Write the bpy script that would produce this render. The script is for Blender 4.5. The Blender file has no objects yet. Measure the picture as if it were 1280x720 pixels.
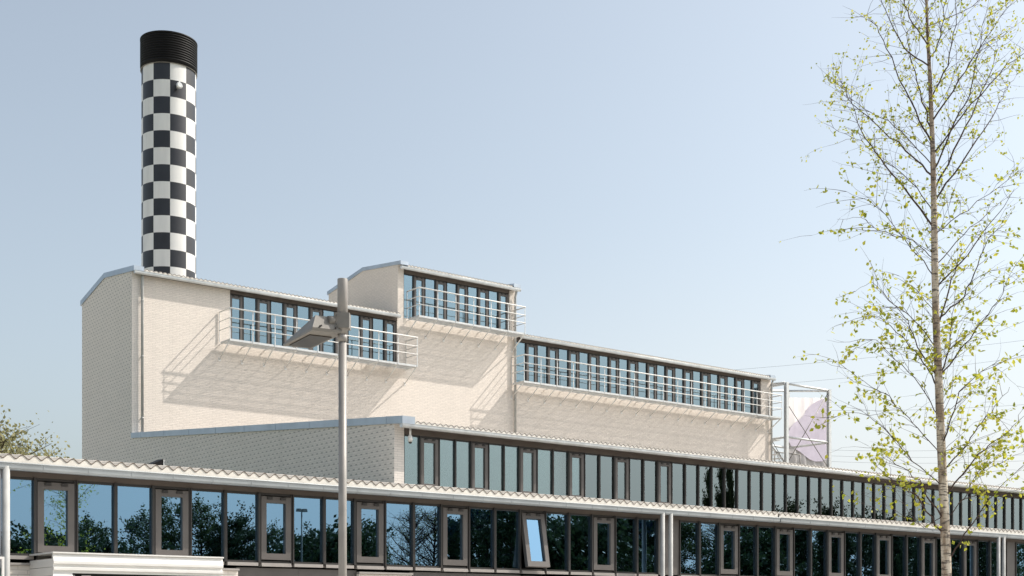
import bpy, bmesh, math, random
from mathutils import Vector, Matrix
R = math.radians
S = bpy.context.scene
COL = S.collection

# ------------------------------------------------------------------ camera
EYE = 1.6
F, VX, HY = 1643.0, 2750.0, 775.0
_h = math.hypot(VX - 640, F)
CA, SA = (VX - 640) / _h, F / _h            # view direction is (SA, CA), right is (CA, -SA)
cam_d = bpy.data.cameras.new('camera')
cam = bpy.data.objects.new('camera', cam_d)
COL.objects.link(cam)
cam.location = (0, 0, EYE)
cam.rotation_euler = (R(90), 0, -math.atan2(SA, CA))
cam_d.sensor_width = 36
cam_d.lens = F / 1280 * 36
cam_d.shift_y = (HY - 360) / 1280
cam_d.clip_start = 0.1
cam_d.clip_end = 3000
S.camera = cam

# ------------------------------------------------------------------ sky, sun, exposure
SUN = Vector((2.16, -0.90, 2.40)).normalized()
SUN_EL = math.asin(SUN.z)
SUN_AZ = math.atan2(SUN.x, SUN.y)
w = bpy.data.worlds.new('World')
S.world = w
w.use_nodes = True
nt = w.node_tree
nt.nodes.clear()
sky = nt.nodes.new('ShaderNodeTexSky')
sky.sky_type = 'NISHITA'
sky.sun_disc = False
sky.sun_elevation = SUN_EL
sky.sun_rotation = SUN_AZ
sky.air_density = 1.0
sky.dust_density = 3.6
sky.ozone_density = 1.0
sky.altitude = 0
bg = nt.nodes.new('ShaderNodeBackground')
bg.inputs['Strength'].default_value = 0.115
wo = nt.nodes.new('ShaderNodeOutputWorld')
hs = nt.nodes.new('ShaderNodeHueSaturation')      # thin summer haze: the blue is pale
hs.inputs['Saturation'].default_value = 0.58
nt.links.new(sky.outputs[0], hs.inputs['Color'])
# brighter haze low in the sky on the sun's side
tc = nt.nodes.new('ShaderNodeTexCoord')
sd = nt.nodes.new('ShaderNodeVectorMath')
sd.operation = 'DOT_PRODUCT'
sd.inputs[1].default_value = (math.sin(SUN_AZ), math.cos(SUN_AZ), 0)
nt.links.new(tc.outputs['Generated'], sd.inputs[0])
sz = nt.nodes.new('ShaderNodeSeparateXYZ')
nt.links.new(tc.outputs['Generated'], sz.inputs[0])
def mrange(src, a, b, c, d):
    o = nt.nodes.new('ShaderNodeMapRange')
    o.interpolation_type = 'SMOOTHSTEP'
    for i_, v_ in enumerate((a, b, c, d)):
        o.inputs[i_ + 1].default_value = v_
    nt.links.new(src, o.inputs[0])
    return o.outputs[0]
mm = nt.nodes.new('ShaderNodeMath')
mm.operation = 'MULTIPLY'
nt.links.new(mrange(sd.outputs['Value'], -0.15, 0.75, 0.0, 0.86), mm.inputs[0])
nt.links.new(mrange(sz.outputs['Z'], 0.03, 0.31, 1.0, 0.0), mm.inputs[1])
hz = nt.nodes.new('ShaderNodeMix')
hz.data_type = 'RGBA'
nt.links.new(mm.outputs[0], hz.inputs[0])
tint = nt.nodes.new('ShaderNodeMix')
tint.data_type = 'RGBA'
tint.blend_type = 'MULTIPLY'
tint.inputs[0].default_value = 1.0
tint.inputs[7].default_value = (0.965, 1.005, 0.985, 1)
nt.links.new(hs.outputs[0], tint.inputs[6])
nt.links.new(tint.outputs[2], hz.inputs[6])
hz.inputs[7].default_value = (4.8, 4.9, 4.95, 1)
nt.links.new(hz.outputs[2], bg.inputs[0])
nt.links.new(bg.outputs[0], wo.inputs[0])

sl = bpy.data.lights.new('sun', 'SUN')
sl.energy = 2.85
sl.angle = R(0.5)
sl.color = (1.0, 0.93, 0.84)
sun = bpy.data.objects.new('sun', sl)
COL.objects.link(sun)
sun.rotation_euler = (-SUN).to_track_quat('-Z', 'Y').to_euler()
sun.location = (30, -20, 40)

S.view_settings.view_transform = 'Standard'
S.view_settings.look = 'None'
S.view_settings.exposure = 0.78
S.view_settings.gamma = 1.0
S.view_settings.use_curve_mapping = False
S.cycles.max_bounces = 8
S.cycles.transparent_max_bounces = 12


# ------------------------------------------------------------------ site survey helpers (ground distances in metres)
def U(x):
    return (x - 640) / F


def on_y(x, Y):            # X of the sight line x where it meets the facade plane at Y
    u = U(x)
    t = Y / (CA - SA * u)
    return t * (SA + CA * u)


def on_x(x, X):
    u = U(x)
    t = X / (SA + CA * u)
    return t * (CA - SA * u)


def at(x, y, t):           # a point at depth t metres
    u = U(x)
    return Vector((t * (SA + CA * u), t * (CA - SA * u), EYE + (HY - y) / F * t))


# ------------------------------------------------------------------ materials
def new_mat(name):
    m = bpy.data.materials.new(name)
    m.use_nodes = True
    n = m.node_tree
    n.nodes.clear()
    out = n.nodes.new('ShaderNodeOutputMaterial')
    return m, n, out


class NT:
    def __init__(s, n):
        s.n = n

    def node(s, t, **k):
        o = s.n.nodes.new(t)
        for a, b in k.items():
            setattr(o, a, b)
        return o

    def link(s, a, b):
        s.n.links.new(a, b)

    def math(s, op, a, b=None, c=None):
        o = s.n.nodes.new('ShaderNodeMath')
        o.operation = op
        for i, v in enumerate((a, b, c)):
            if v is None:
                continue
            if isinstance(v, (int, float)):
                o.inputs[i].default_value = v
            else:
                s.n.links.new(v, o.inputs[i])
        return o.outputs[0]

    def mix(s, fac, a, b):
        o = s.n.nodes.new('ShaderNodeMix')
        o.data_type = 'RGBA'
        for sock, v in ((o.inputs[0], fac), (o.inputs[6], a), (o.inputs[7], b)):
            if isinstance(v, (int, float)):
                sock.default_value = v
            elif isinstance(v, tuple):
                sock.default_value = (*v, 1)
            else:
                s.n.links.new(v, sock)
        return o.outputs[2]

    def noise(s, vec, scale, detail=4, rough=0.55):
        o = s.n.nodes.new('ShaderNodeTexNoise')
        o.inputs['Scale'].default_value = scale
        o.inputs['Detail'].default_value = detail
        o.inputs['Roughness'].default_value = rough
        if vec is not None:
            s.n.links.new(vec, o.inputs['Vector'])
        return o.outputs['Fac']

    def ramp(s, fac, lo, hi):
        o = s.n.nodes.new('ShaderNodeMapRange')
        o.inputs[1].default_value = lo
        o.inputs[2].default_value = hi
        s.n.links.new(fac, o.inputs[0])
        return o.outputs[0]


def simple(name, col, rough=0.6, metal=0.0, var=0.12, scale=3.0, spec=0.5, bump=0.0, stretch=None, each_var=0.0):
    m, n, out = new_mat(name)
    t = NT(n)
    p = t.node('ShaderNodeBsdfPrincipled')
    g = t.node('ShaderNodeNewGeometry')
    vec = g.outputs['Position']
    if stretch:
        mp = t.node('ShaderNodeMapping')
        mp.inputs['Scale'].default_value = stretch
        t.link(vec, mp.inputs[0])
        vec = mp.outputs[0]
    nz = t.ramp(t.noise(vec, scale, 5), 0.3, 0.7)
    c = t.mix(nz, tuple(v * (1 - var) for v in col), tuple(min(1, v * (1 + var)) for v in col))
    if each_var:
        oi = t.node('ShaderNodeObjectInfo')
        c = t.mix(t.math('MULTIPLY', oi.outputs['Random'], each_var), c, (0.0, 0.0, 0.0))
    t.link(c, p.inputs['Base Color'])
    p.inputs['Roughness'].default_value = rough
    p.inputs['Metallic'].default_value = metal
    p.inputs['Specular IOR Level'].default_value = spec
    if bump:
        b = t.node('ShaderNodeBump')
        b.inputs['Strength'].default_value = bump
        b.inputs['Distance'].default_value = 0.01
        t.link(t.noise(vec, scale * 6, 4), b.inputs['Height'])
        t.link(b.outputs[0], p.inputs['Normal'])
    t.link(p.outputs[0], out.inputs[0])
    return m


def brick(name, col, dot):
    """painted brick: thin courses of 62 mm, set-back headers painted dark in a staggered lattice"""
    m, n, out = new_mat(name)
    t = NT(n)
    p = t.node('ShaderNodeBsdfPrincipled')
    g = t.node('ShaderNodeNewGeometry')
    sp = t.node('ShaderNodeSeparateXYZ')
    t.link(g.outputs['Position'], sp.inputs[0])
    sn = t.node('ShaderNodeSeparateXYZ')
    t.link(g.outputs['True Normal'], sn.inputs[0])
    side = t.math('GREATER_THAN', t.math('ABSOLUTE', sn.outputs[0]), 0.6)
    a = t.math('ADD', t.math('MULTIPLY', side, sp.outputs[1]),
               t.math('MULTIPLY', t.math('SUBTRACT', 1.0, side), sp.outputs[0]))
    z = sp.outputs[2]
    # courses
    cv = t.node('ShaderNodeCombineXYZ')
    t.link(a, cv.inputs[0])
    t.link(z, cv.inputs[1])
    bt = t.node('ShaderNodeTexBrick')
    t.link(cv.outputs[0], bt.inputs['Vector'])
    bt.inputs['Scale'].default_value = 1.0
    bt.inputs['Brick Width'].default_value = 0.26
    bt.inputs['Row Height'].default_value = 0.0618 * 1
    bt.inputs['Mortar Size'].default_value = 0.006
    bt.inputs['Mortar Smooth'].default_value = 0.3
    bt.inputs['Color1'].default_value = (*[v * 1.03 for v in col], 1)
    bt.inputs['Color2'].default_value = (*[v * 0.95 for v in col], 1)
    bt.inputs['Mortar'].default_value = (*[v * 0.74 for v in col], 1)
    # staggered set-back headers, their recess shade painted as dark dots
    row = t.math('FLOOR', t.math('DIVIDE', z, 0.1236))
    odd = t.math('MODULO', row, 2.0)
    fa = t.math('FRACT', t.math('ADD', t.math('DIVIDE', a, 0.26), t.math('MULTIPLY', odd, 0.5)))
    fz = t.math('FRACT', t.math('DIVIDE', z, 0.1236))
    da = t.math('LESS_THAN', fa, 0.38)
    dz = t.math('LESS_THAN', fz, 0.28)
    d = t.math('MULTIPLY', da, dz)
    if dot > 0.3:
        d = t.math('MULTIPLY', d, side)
    big = t.ramp(t.noise(g.outputs['Position'], 0.35, 5), 0.3, 0.7)
    fine = t.noise(g.outputs['Position'], 9.0, 4)
    # rain streaks running down
    mp = t.node('ShaderNodeMapping')
    mp.inputs['Scale'].default_value = (1.3, 1.3, 0.07)
    t.link(g.outputs['Position'], mp.inputs[0])
    streak = t.ramp(t.noise(mp.outputs[0], 1.6, 5, 0.6), 0.52, 0.8)
    c = bt.outputs['Color']
    c = t.mix(t.math('MULTIPLY', d, dot), c, tuple(v * 0.30 for v in col))  # recess shade put into the base colour
    c = t.mix(t.math('MULTIPLY', big, 0.15), c, tuple(v * 0.72 for v in (col[0], col[1] * 0.99, col[2] * 0.97)))
    c = t.mix(t.math('MULTIPLY', streak, 0.17), c, tuple(v * 0.55 for v in col))
    c = t.mix(t.math('MULTIPLY', fine, 0.06), c, (0.4, 0.38, 0.36))
    t.link(c, p.inputs['Base Color'])
    p.inputs['Roughness'].default_value = 0.8
    p.inputs['Specular IOR Level'].default_value = 0.25
    b = t.node('ShaderNodeBump')
    b.inputs['Strength'].default_value = 0.5
    b.inputs['Distance'].default_value = 0.008
    hgt = t.math('SUBTRACT', t.math('SUBTRACT', 1.0, bt.outputs['Fac']), t.math('MULTIPLY', d, 1.5 * dot))
    t.link(hgt, b.inputs['Height'])
    t.link(b.outputs[0], p.inputs['Normal'])
    t.link(p.outputs[0], out.inputs[0])
    return m


def glass(name, refl, trans, base, wav=0.0):
    """coated glazing: a tinted mirror image of what is in front over what can be seen inside"""
    m, n, out = new_mat(name)
    t = NT(n)
    gl = t.node('ShaderNodeBsdfGlossy')
    gl.inputs['Color'].default_value = (*refl, 1)
    gl.inputs['Roughness'].default_value = 0.0
    tr = t.node('ShaderNodeBsdfTransparent')
    tr.inputs['Color'].default_value = (*trans, 1)
    fr = t.node('ShaderNodeFresnel')
    fr.inputs['IOR'].default_value = 1.5
    fac = t.math('MINIMUM', t.math('ADD', t.math('MULTIPLY', fr.outputs[0], 1.6), base), 1.0)
    mx = t.node('ShaderNodeMixShader')
    t.link(fac, mx.inputs[0])
    t.link(tr.outputs[0], mx.inputs[1])
    t.link(gl.outputs[0], mx.inputs[2])
    # every pane sits a little differently in its frame and is faintly bowed
    g = t.node('ShaderNodeNewGeometry')
    oi = t.node('ShaderNodeObjectInfo')
    r1 = t.math('SUBTRACT', oi.outputs['Random'], 0.5)
    r2 = t.math('SUBTRACT', t.math('FRACT', t.math('MULTIPLY', oi.outputs['Random'], 37.7)), 0.5)
    cv = t.node('ShaderNodeCombineXYZ')
    t.link(t.math('MULTIPLY', r1, 0.016), cv.inputs[0])
    t.link(t.math('MULTIPLY', r2, 0.012), cv.inputs[2])
    b = t.node('ShaderNodeBump')
    b.inputs['Strength'].default_value = wav
    b.inputs['Distance'].default_value = 0.01
    t.link(t.noise(g.outputs['Position'], 1.7, 1), b.inputs['Height'])
    va = t.node('ShaderNodeVectorMath')
    t.link(b.outputs[0], va.inputs[0])
    t.link(cv.outputs[0], va.inputs[1])
    vn = t.node('ShaderNodeVectorMath')
    vn.operation = 'NORMALIZE'
    t.link(va.outputs[0], vn.inputs[0])
    t.link(vn.outputs[0], gl.inputs['Normal'])
    t.link(mx.outputs[0], out.inputs[0])
    return m


M = {}
M['brick'] = brick('white_brick', (0.80, 0.728, 0.662), 0.10)
M['brick_dots'] = brick('white_brick_with_painted_header_shade', (0.82, 0.76, 0.705), 0.68)
M['zinc'] = simple('zinc_flashing', (0.42, 0.47, 0.53), 0.42, 0.75, 0.10, 2.2)
M['galv'] = simple('galvanised_steel', (0.60, 0.61, 0.61), 0.45, 0.35, 0.10, 6)
M['gutter_face'] = simple('grey_zinc_gutter', (0.36, 0.385, 0.40), 0.5, 0.15, 0.12, 2.5)
M['gutter'] = simple('galvanised_gutter', (0.62, 0.64, 0.65), 0.38, 0.35, 0.12, 3.5)
M['pipe'] = simple('weathered_zinc_pipe', (0.40, 0.40, 0.39), 0.7, 0.0, 0.12, 5)
M['rail'] = simple('pale_painted_steel', (0.72, 0.71, 0.69), 0.45, 0.0, 0.05, 4)
M['cement'] = simple('fibre_cement', (0.55, 0.51, 0.46), 0.85, 0, 0.16, 2.4, 0.2, 0.3)
M['cement_edge'] = simple('weathered_shaded_sheet_edge', (0.16, 0.13, 0.11), 0.9, 0, 0.3, 6, 0.1)  # edge wear plus the shade under the waves, painted in dark
M['closure'] = simple('white_eaves_closure', (0.70, 0.66, 0.60), 0.7, 0, 0.08, 5)
M['frame'] = simple('dark_brown_aluminium', (0.040, 0.036, 0.034), 0.42, 0.2, 0.10, 3)
M['sash'] = simple('grey_brown_aluminium', (0.125, 0.112, 0.105), 0.45, 0.2, 0.08, 3)
M['fascia'] = simple('brown_fascia_board', (0.12, 0.10, 0.088), 0.6, 0, 0.14, 2, 0.3)
M['sill'] = simple('grey_sill_flashing', (0.36, 0.33, 0.31), 0.5, 0.2, 0.08, 3)
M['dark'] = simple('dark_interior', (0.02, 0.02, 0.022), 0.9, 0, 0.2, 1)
M['blind'] = simple('pale_roller_blind', (0.68, 0.69, 0.68), 0.9, 0, 0.05, 1.2, 0.1, each_var=0.22)
M['blind_blue'] = simple('grey_roller_blind', (0.26, 0.29, 0.30), 0.9, 0, 0.08, 1.2, 0.1, each_var=0.5)
M['glass_low'] = glass('blue_coated_glass', (0.40, 0.68, 0.95), (0.30, 0.36, 0.36), 0.45, 0.006)
M['glass_mid'] = glass('green_tinted_glass', (0.64, 0.76, 0.79), (0.57, 0.67, 0.66), 0.28, 0.015)
M['glass_up'] = glass('blue_tinted_glass', (0.47, 0.62, 0.70), (0.45, 0.56, 0.58), 0.42, 0.015)
M['white_metal'] = simple('white_corrugated_metal', (0.76, 0.74, 0.71), 0.4, 0.1, 0.05, 3)
M['black'] = simple('black_paint', (0.020, 0.021, 0.027), 0.42, 0, 0.2, 2)
M['white'] = simple('white_paint', (0.72, 0.71, 0.69), 0.45, 0, 0.09, 2.5, 0.4, 0, (1, 1, 0.12))
M['cap'] = simple('black_louvre_metal', (0.004, 0.004, 0.005), 0.55, 0.0, 0.2, 3, 0.2)
M['lamp_grey'] = simple('grey_lamp_paint', (0.19, 0.177, 0.16), 0.5, 0.1, 0.10, 8)
M['pole'] = simple('grey_pole_paint', (0.265, 0.25, 0.235), 0.5, 0.15, 0.10, 7)
M['lamp_glass'] = simple('dusty_lamp_glass', (0.035, 0.028, 0.022), 0.4, 0, 0.35, 14)
M['fabric'] = simple('white_banner_fabric', (0.60, 0.57, 0.57), 0.9, 0, 0.05, 1.5, 0.1)
M['violet'] = simple('violet_banner_print', (0.55, 0.50, 0.585), 0.9, 0, 0.08, 2.5, 0.1)
M['wire'] = simple('grey_cable', (0.22, 0.24, 0.26), 0.6, 0.3, 0.05, 1)
M['bark_dark'] = simple('dark_bark', (0.055, 0.042, 0.035), 0.9, 0, 0.3, 8, 0.1, 0.4)
M['twig'] = simple('red_brown_twig', (0.075, 0.050, 0.042), 0.8, 0, 0.3, 6, 0.2)
M['asphalt'] = simple('asphalt', (0.05, 0.05, 0.052), 0.9, 0, 0.25, 4, 0.2, 0.3)
M['gravel'] = simple('pale_bounce_gravel', (0.52, 0.485, 0.43), 0.95, 0, 0.2, 3, 0.1, 0.4)  # kept pale for ground bounce onto the shaded gable
M['grass'] = simple('grass', (0.07, 0.10, 0.035), 0.95, 0, 0.35, 1.2, 0.1, 0.4)
M['paving'] = simple('concrete_paving', (0.32, 0.31, 0.29), 0.85, 0, 0.15, 2.5, 0.2, 0.2)


def leaf_mat(name, c0, c1, trans):
    m, n, out = new_mat(name)
    t = NT(n)
    g = t.node('ShaderNodeNewGeometry')
    rnd = g.outputs['Random Per Island']
    c = t.mix(rnd, c0, c1)
    d = t.node('ShaderNodeBsdfPrincipled')
    d.inputs['Roughness'].default_value = 0.5
    d.inputs['Specular IOR Level'].default_value = 0.3
    t.link(c, d.inputs['Base Color'])
    tl = t.node('ShaderNodeBsdfTranslucent')
    t.link(c, tl.inputs['Color'])
    mx = t.node('ShaderNodeMixShader')
    mx.inputs[0].default_value = trans
    t.link(d.outputs[0], mx.inputs[1])
    t.link(tl.outputs[0], mx.inputs[2])
    t.link(mx.outputs[0], out.inputs[0])
    return m


M['leaf_birch'] = leaf_mat('young_birch_leaf', (0.24, 0.29, 0.03), (0.54, 0.51, 0.07), 0.55)
M['leaf_green'] = leaf_mat('dark_green_leaf', (0.022, 0.040, 0.017), (0.055, 0.085, 0.030), 0.22)
M['leaf_fresh'] = leaf_mat('fresh_green_leaf', (0.045, 0.075, 0.025), (0.11, 0.14, 0.045), 0.3)
M['leaf_olive'] = leaf_mat('olive_spring_leaf', (0.17, 0.17, 0.075), (0.34, 0.32, 0.16), 0.45)


def birch_bark():
    m, n, out = new_mat('birch_bark')
    t = NT(n)
    p = t.node('ShaderNodeBsdfPrincipled')
    g = t.node('ShaderNodeNewGeometry')
    mp = t.node('ShaderNodeMapping')
    mp.inputs['Scale'].default_value = (5, 5, 26)
    t.link(g.outputs['Position'], mp.inputs[0])
    lent = t.ramp(t.noise(mp.outputs[0], 1.9, 4, 0.62), 0.52, 0.60)
    mp2 = t.node('ShaderNodeMapping')
    mp2.inputs['Scale'].default_value = (9, 9, 3.2)
    t.link(g.outputs['Position'], mp2.inputs[0])
    pat = t.ramp(t.noise(mp2.outputs[0], 1.0, 5, 0.65), 0.42, 0.60)
    sp = t.node('ShaderNodeSeparateXYZ')
    t.link(g.outputs['Position'], sp.inputs[0])
    high = t.ramp(sp.outputs[2], 3.2, 6.5)
    c = t.mix(pat, (0.74, 0.66, 0.55), (0.28, 0.21, 0.15))
    c = t.mix(t.math('MULTIPLY', high, 0.8), c, (0.22, 0.15, 0.11))
    c = t.mix(t.math('MULTIPLY', lent, 0.85), c, (0.06, 0.045, 0.04))
    t.link(c, p.inputs['Base Color'])
    p.inputs['Roughness'].default_value = 0.75
    b = t.node('ShaderNodeBump')
    b.inputs['Strength'].default_value = 0.5
    b.inputs['Distance'].default_value = 0.01
    t.link(pat, b.inputs['Height'])
    t.link(b.outputs[0], p.inputs['Normal'])
    t.link(p.outputs[0], out.inputs[0])
    return m


M['birch_bark'] = birch_bark()


# ------------------------------------------------------------------ mesh helpers
class MB:
    def __init__(s):
        s.v, s.f, s.m, s.sm = [], [], [], []

    def face(s, idx, mi=0, smooth=False):
        s.f.append(tuple(idx))
        s.m.append(mi)
        s.sm.append(smooth)

    def poly(s, pts, mi=0):
        b = len(s.v)
        s.v += [tuple(p) for p in pts]
        s.face(range(b, b + len(pts)), mi)

    def box(s, x0, x1, y0, y1, z0, z1, mi=0):
        b = len(s.v)
        for z in (z0, z1):
            s.v += [(x0, y0, z), (x1, y0, z), (x1, y1, z), (x0, y1, z)]
        for q in ((0, 3, 2, 1), (4, 5, 6, 7), (0, 1, 5, 4), (1, 2, 6, 5), (2, 3, 7, 6), (3, 0, 4, 7)):
            s.face([b + i for i in q], mi)
        return s

    def hexa(s, p, mi=0):            # 8 points: bottom ring then top ring
        b = len(s.v)
        s.v += [tuple(q) for q in p]
        for q in ((0, 3, 2, 1), (4, 5, 6, 7), (0, 1, 5, 4), (1, 2, 6, 5), (2, 3, 7, 6), (3, 0, 4, 7)):
            s.face([b + i for i in q], mi)
        return s

    def prism_x(s, x0, x1, prof, mi=0):   # profile of (y, z), extruded along x
        b = len(s.v)
        k = len(prof)
        s.v += [(x0, y, z) for y, z in prof] + [(x1, y, z) for y, z in prof]
        s.face([b + i for i in range(k)], mi)
        s.face([b + k + i for i in reversed(range(k))], mi)
        for i in range(k):
            j = (i + 1) % k
            s.face([b + j, b + i, b + k + i, b + k + j], mi)
        return s

    def tube(s, pts, rad, n=8, mi=0, cap=True):
        pts = [Vector(p) for p in pts]
        if not isinstance(rad, (list, tuple)):
            rad = [rad] * len(pts)
        rings = []
        prev = None
        for i, p in enumerate(pts):
            d = (pts[min(i + 1, len(pts) - 1)] - pts[max(i - 1, 0)]).normalized()
            if prev is None:
                ax = Vector((0, 0, 1)) if abs(d.z) < 0.9 else Vector((1, 0, 0))
                a = d.cross(ax).normalized()
            else:
                a = (prev - d * prev.dot(d)).normalized()
            prev = a
            c = d.cross(a)
            b = len(s.v)
            for k in range(n):
                an = 2 * math.pi * k / n
                s.v.append(tuple(p + (a * math.cos(an) + c * math.sin(an)) * rad[i]))
            rings.append(b)
        for q in range(len(rings) - 1):
            for k in range(n):
                k2 = (k + 1) % n
                s.face([rings[q] + k, rings[q] + k2, rings[q + 1] + k2, rings[q + 1] + k], mi, True)
        if cap:
            s.face([rings[0] + k for k in reversed(range(n))], mi)
            s.face([rings[-1] + k for k in range(n)], mi)
        return s

    def lathe(s, prof, cx, cy, n=48, mi=0, a0=0):
        b = len(s.v)
        for r, z in prof:
            for k in range(n):
                an = a0 + 2 * math.pi * k / n
                s.v.append((cx + r * math.cos(an), cy + r * math.sin(an), z))
        for i in range(len(prof) - 1):
            for k in range(n):
                k2 = (k + 1) % n
                s.face([b + i * n + k, b + i * n + k2, b + (i + 1) * n + k2, b + (i + 1) * n + k], mi, True)
        return s

    def mesh(s, name, mats, org=(0, 0, 0)):
        me = bpy.data.meshes.new(name)
        ox, oy, oz = org
        me.from_pydata([(x - ox, y - oy, z - oz) for x, y, z in s.v], [], s.f)
        for mt in (mats if isinstance(mats, (list, tuple)) else [mats]):
            me.materials.append(mt)
        me.polygons.foreach_set('material_index', s.m)
        me.polygons.foreach_set('use_smooth', s.sm)
        me.update()
        return me

    def build(s, name, mats, parent=None, org=None, loc=None):
        if org is None:
            org = parent_world(parent) if parent else (0, 0, 0)
        me = s.mesh(name, mats, org)
        return link(name, me, parent, loc)


def each(name, mat, parent, boxes):
    """one object for every box"""
    return [MB().box(*b).build(name, mat, parent) for b in boxes]


def parent_world(p):
    v = Vector((0, 0, 0))
    while p is not None:
        v += Vector(p.location)
        p = p.parent
    return v


def link(name, me, parent=None, loc=None):
    o = bpy.data.objects.new(name, me)
    COL.objects.link(o)
    o.parent = parent
    if loc is not None:
        o.location = loc
    return o


def empty(name, loc, label, cat, group=None):
    o = bpy.data.objects.new(name, None)
    o.empty_display_size = 0.5
    COL.objects.link(o)
    o.location = loc
    tag(o, label, cat, group)
    return o


def tag(o, label=None, cat=None, group=None, kind=None):
    for k, v in (('label', label), ('category', cat), ('group', group), ('kind', kind)):
        if v:
            o[k] = v
    return o


# ------------------------------------------------------------------ ground
tag(MB().box(-900, 1100, -900, 1100, -1.0, -0.02).build('ground', M['grass']), kind='structure')
mb = MB()
mb.poly([(-80, -14, 0.0), (140, -14, 0.0), (140, 14.2, 0.0), (-80, 14.2, 0.0)])
mb.poly([(-80, 18.4, 0.0), (-8.5, 18.4, 0.0), (-8.5, 110, 0.0), (-80, 110, 0.0)])
mb.poly([(-8.4, 51, 0.0), (140, 51, 0.0), (140, 110, 0.0), (-8.4, 110, 0.0)])
tag(mb.build('bounce_forecourt', M['gravel']), kind='structure')  # unseen pale ground, added to bounce light onto the shaded gable
mb = MB()
mb.box(-80, 140, 14.2, 18.4, -0.019, 0.12)
mb.box(-80, 140, -17.0, -14.0, -0.019, 0.12)
tag(mb.build('pavement', M['paving']), kind='structure')

# ------------------------------------------------------------------ the building
YL, YM, YU = 18.4, 28.1, 45.3          # facade planes: front wing, middle wing, tall block
XS = 18.1                              # plane of the left gable
XT0, XT1 = 29.35, 35.5                 # raised bay of the tall block
XR = 52.2
BL = empty('brick_building', (XS, YL, 0),
           'long white brick factory building with stepped roofs, window bands and steel balconies', 'building')
E = EYE
MOD = 0.0309 * YL                      # window module of the front wing


def xl(k):
    return YL * (0.32394 + 0.030919 * k)


# --- left gable wall: side of the middle wing and of the tall block in one plane
def mid_top(y):
    return E + 5.08 + (y - 27.75) * 0.088


gable = [(YM, 0), (50.3, 0), (50.3, E + 12.28), (47.9, E + 12.84), (YU, E + 12.56),
         (YU, mid_top(YU)), (YM, mid_top(YM))]
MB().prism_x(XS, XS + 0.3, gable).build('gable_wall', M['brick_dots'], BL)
# raised bay side walls
tw = [(YU, E + 12.2), (50.9, E + 12.2), (50.9, E + 14.50), (48.0, E + 14.92), (YU, E + 14.60)]
mb = MB().prism_x(XT0, XT0 + 0.3, tw)
mb.box(XT0 - 0.004, XT0, 48.0, 48.02, E + 12.9, E + 14.86)
mb.build('gable_wall', M['brick'], BL)
MB().prism_x(XT1 - 0.3, XT1, tw).build('gable_wall', M['brick'], BL)
MB().prism_x(XR - 0.3, XR, [(YU, E + 4.9), (50.3, E + 4.9), (50.3, E + 12.28), (47.9, E + 12.84), (YU, E + 12.56)]).build('gable_wall', M['brick'], BL)
# back walls
each('back_wall', M['brick'], BL, [(XS + 0.3, XT0, 50.0, 50.3, 0, E + 12.24), (XT1, XR - 0.3, 50.0, 50.3, 0, E + 12.24), (XT0 + 0.3, XT1 - 0.3, 50.6, 50.9, 0, E + 14.44)])

# --- front wall of the tall block, three stretches with a window band each
WB, WT = E + 10.34, E + 12.24          # band of the low stretches
TB, TT = E + 12.40, E + 14.25          # band of the raised bay
xw0, xw1 = on_y(287.5, YU), on_y(496.6, YU)      # left band
xt0, xt1 = on_y(504.5, YU), on_y(637, YU)
xr0, xr1 = XT1 + 0.02, on_y(951.5, YU)
mb = MB()
T = 0.3
ZB = E + 4.9
mb.box(XS + T, xw0, YU, YU + T, ZB, E + 12.38)
mb.box(xw0, xw1, YU, YU + T, ZB, WB)
mb.box(xw1, XT0, YU, YU + T, ZB, E + 12.38)
mb.box(XT0, xt0, YU, YU + T, ZB, E + 12.198)
mb.box(XT0 + T, xt0, YU, YU + T, E + 12.198, E + 14.42)
mb.box(xt0, xt1, YU, YU + T, ZB, TB)
mb.box(xt1, XT1, YU, YU + T, ZB, E + 12.198)
mb.box(xt1, XT1 - T, YU, YU + T, E + 12.198, E + 14.42)
mb.box(XT1, xr1, YU, YU + T, ZB, WB)
mb.box(xr1, XR - T, YU, YU + T, ZB, E + 12.38)
mb.build('upper_wall', M['brick'], BL)
each('window_header', M['fascia'], BL, [(a, b, YU + 0.02, YU + T, z, E + 12.40) for a, b, z in ((xw0, xw1, WT), (xr0, xr1, WT))]
     + [(xt0, xt1, YU + 0.02, YU + T, TT, E + 14.42)])

# --- walls of the middle wing
xm0 = on_y(505.0, YM)
mb = MB()
mb.box(XS + T, xm0, YM, YM + T, 0, E + 4.98)
mb.box(xm0, 62, YM, YM + T, 0, E + 3.36)
mb.build('middle_wall', M['brick'], BL)
MB().box(xm0, 62, YM + 0.02, YM + T, E + 4.74, E + 4.98).build('fascia_board', M['fascia'], BL)
MB().box(62, 62.3, YM, YU, 0, E + 5.0).build('end_wall', M['brick'], BL)

# --- metal copings along the gables
def coping(x0, x1, line, h=0.19, lift=0.03):
    mb = MB()
    for (ya, za), (yb, zb) in zip(line[:-1], line[1:]):
        mb.hexa([(x0, ya, za - h + lift), (x1, ya, za - h + lift), (x1, yb, zb - h + lift), (x0, yb, zb - h + lift),
                 (x0, ya, za + lift), (x1, ya, za + lift), (x1, yb, zb + lift), (x0, yb, zb + lift)])
    return mb


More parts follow.
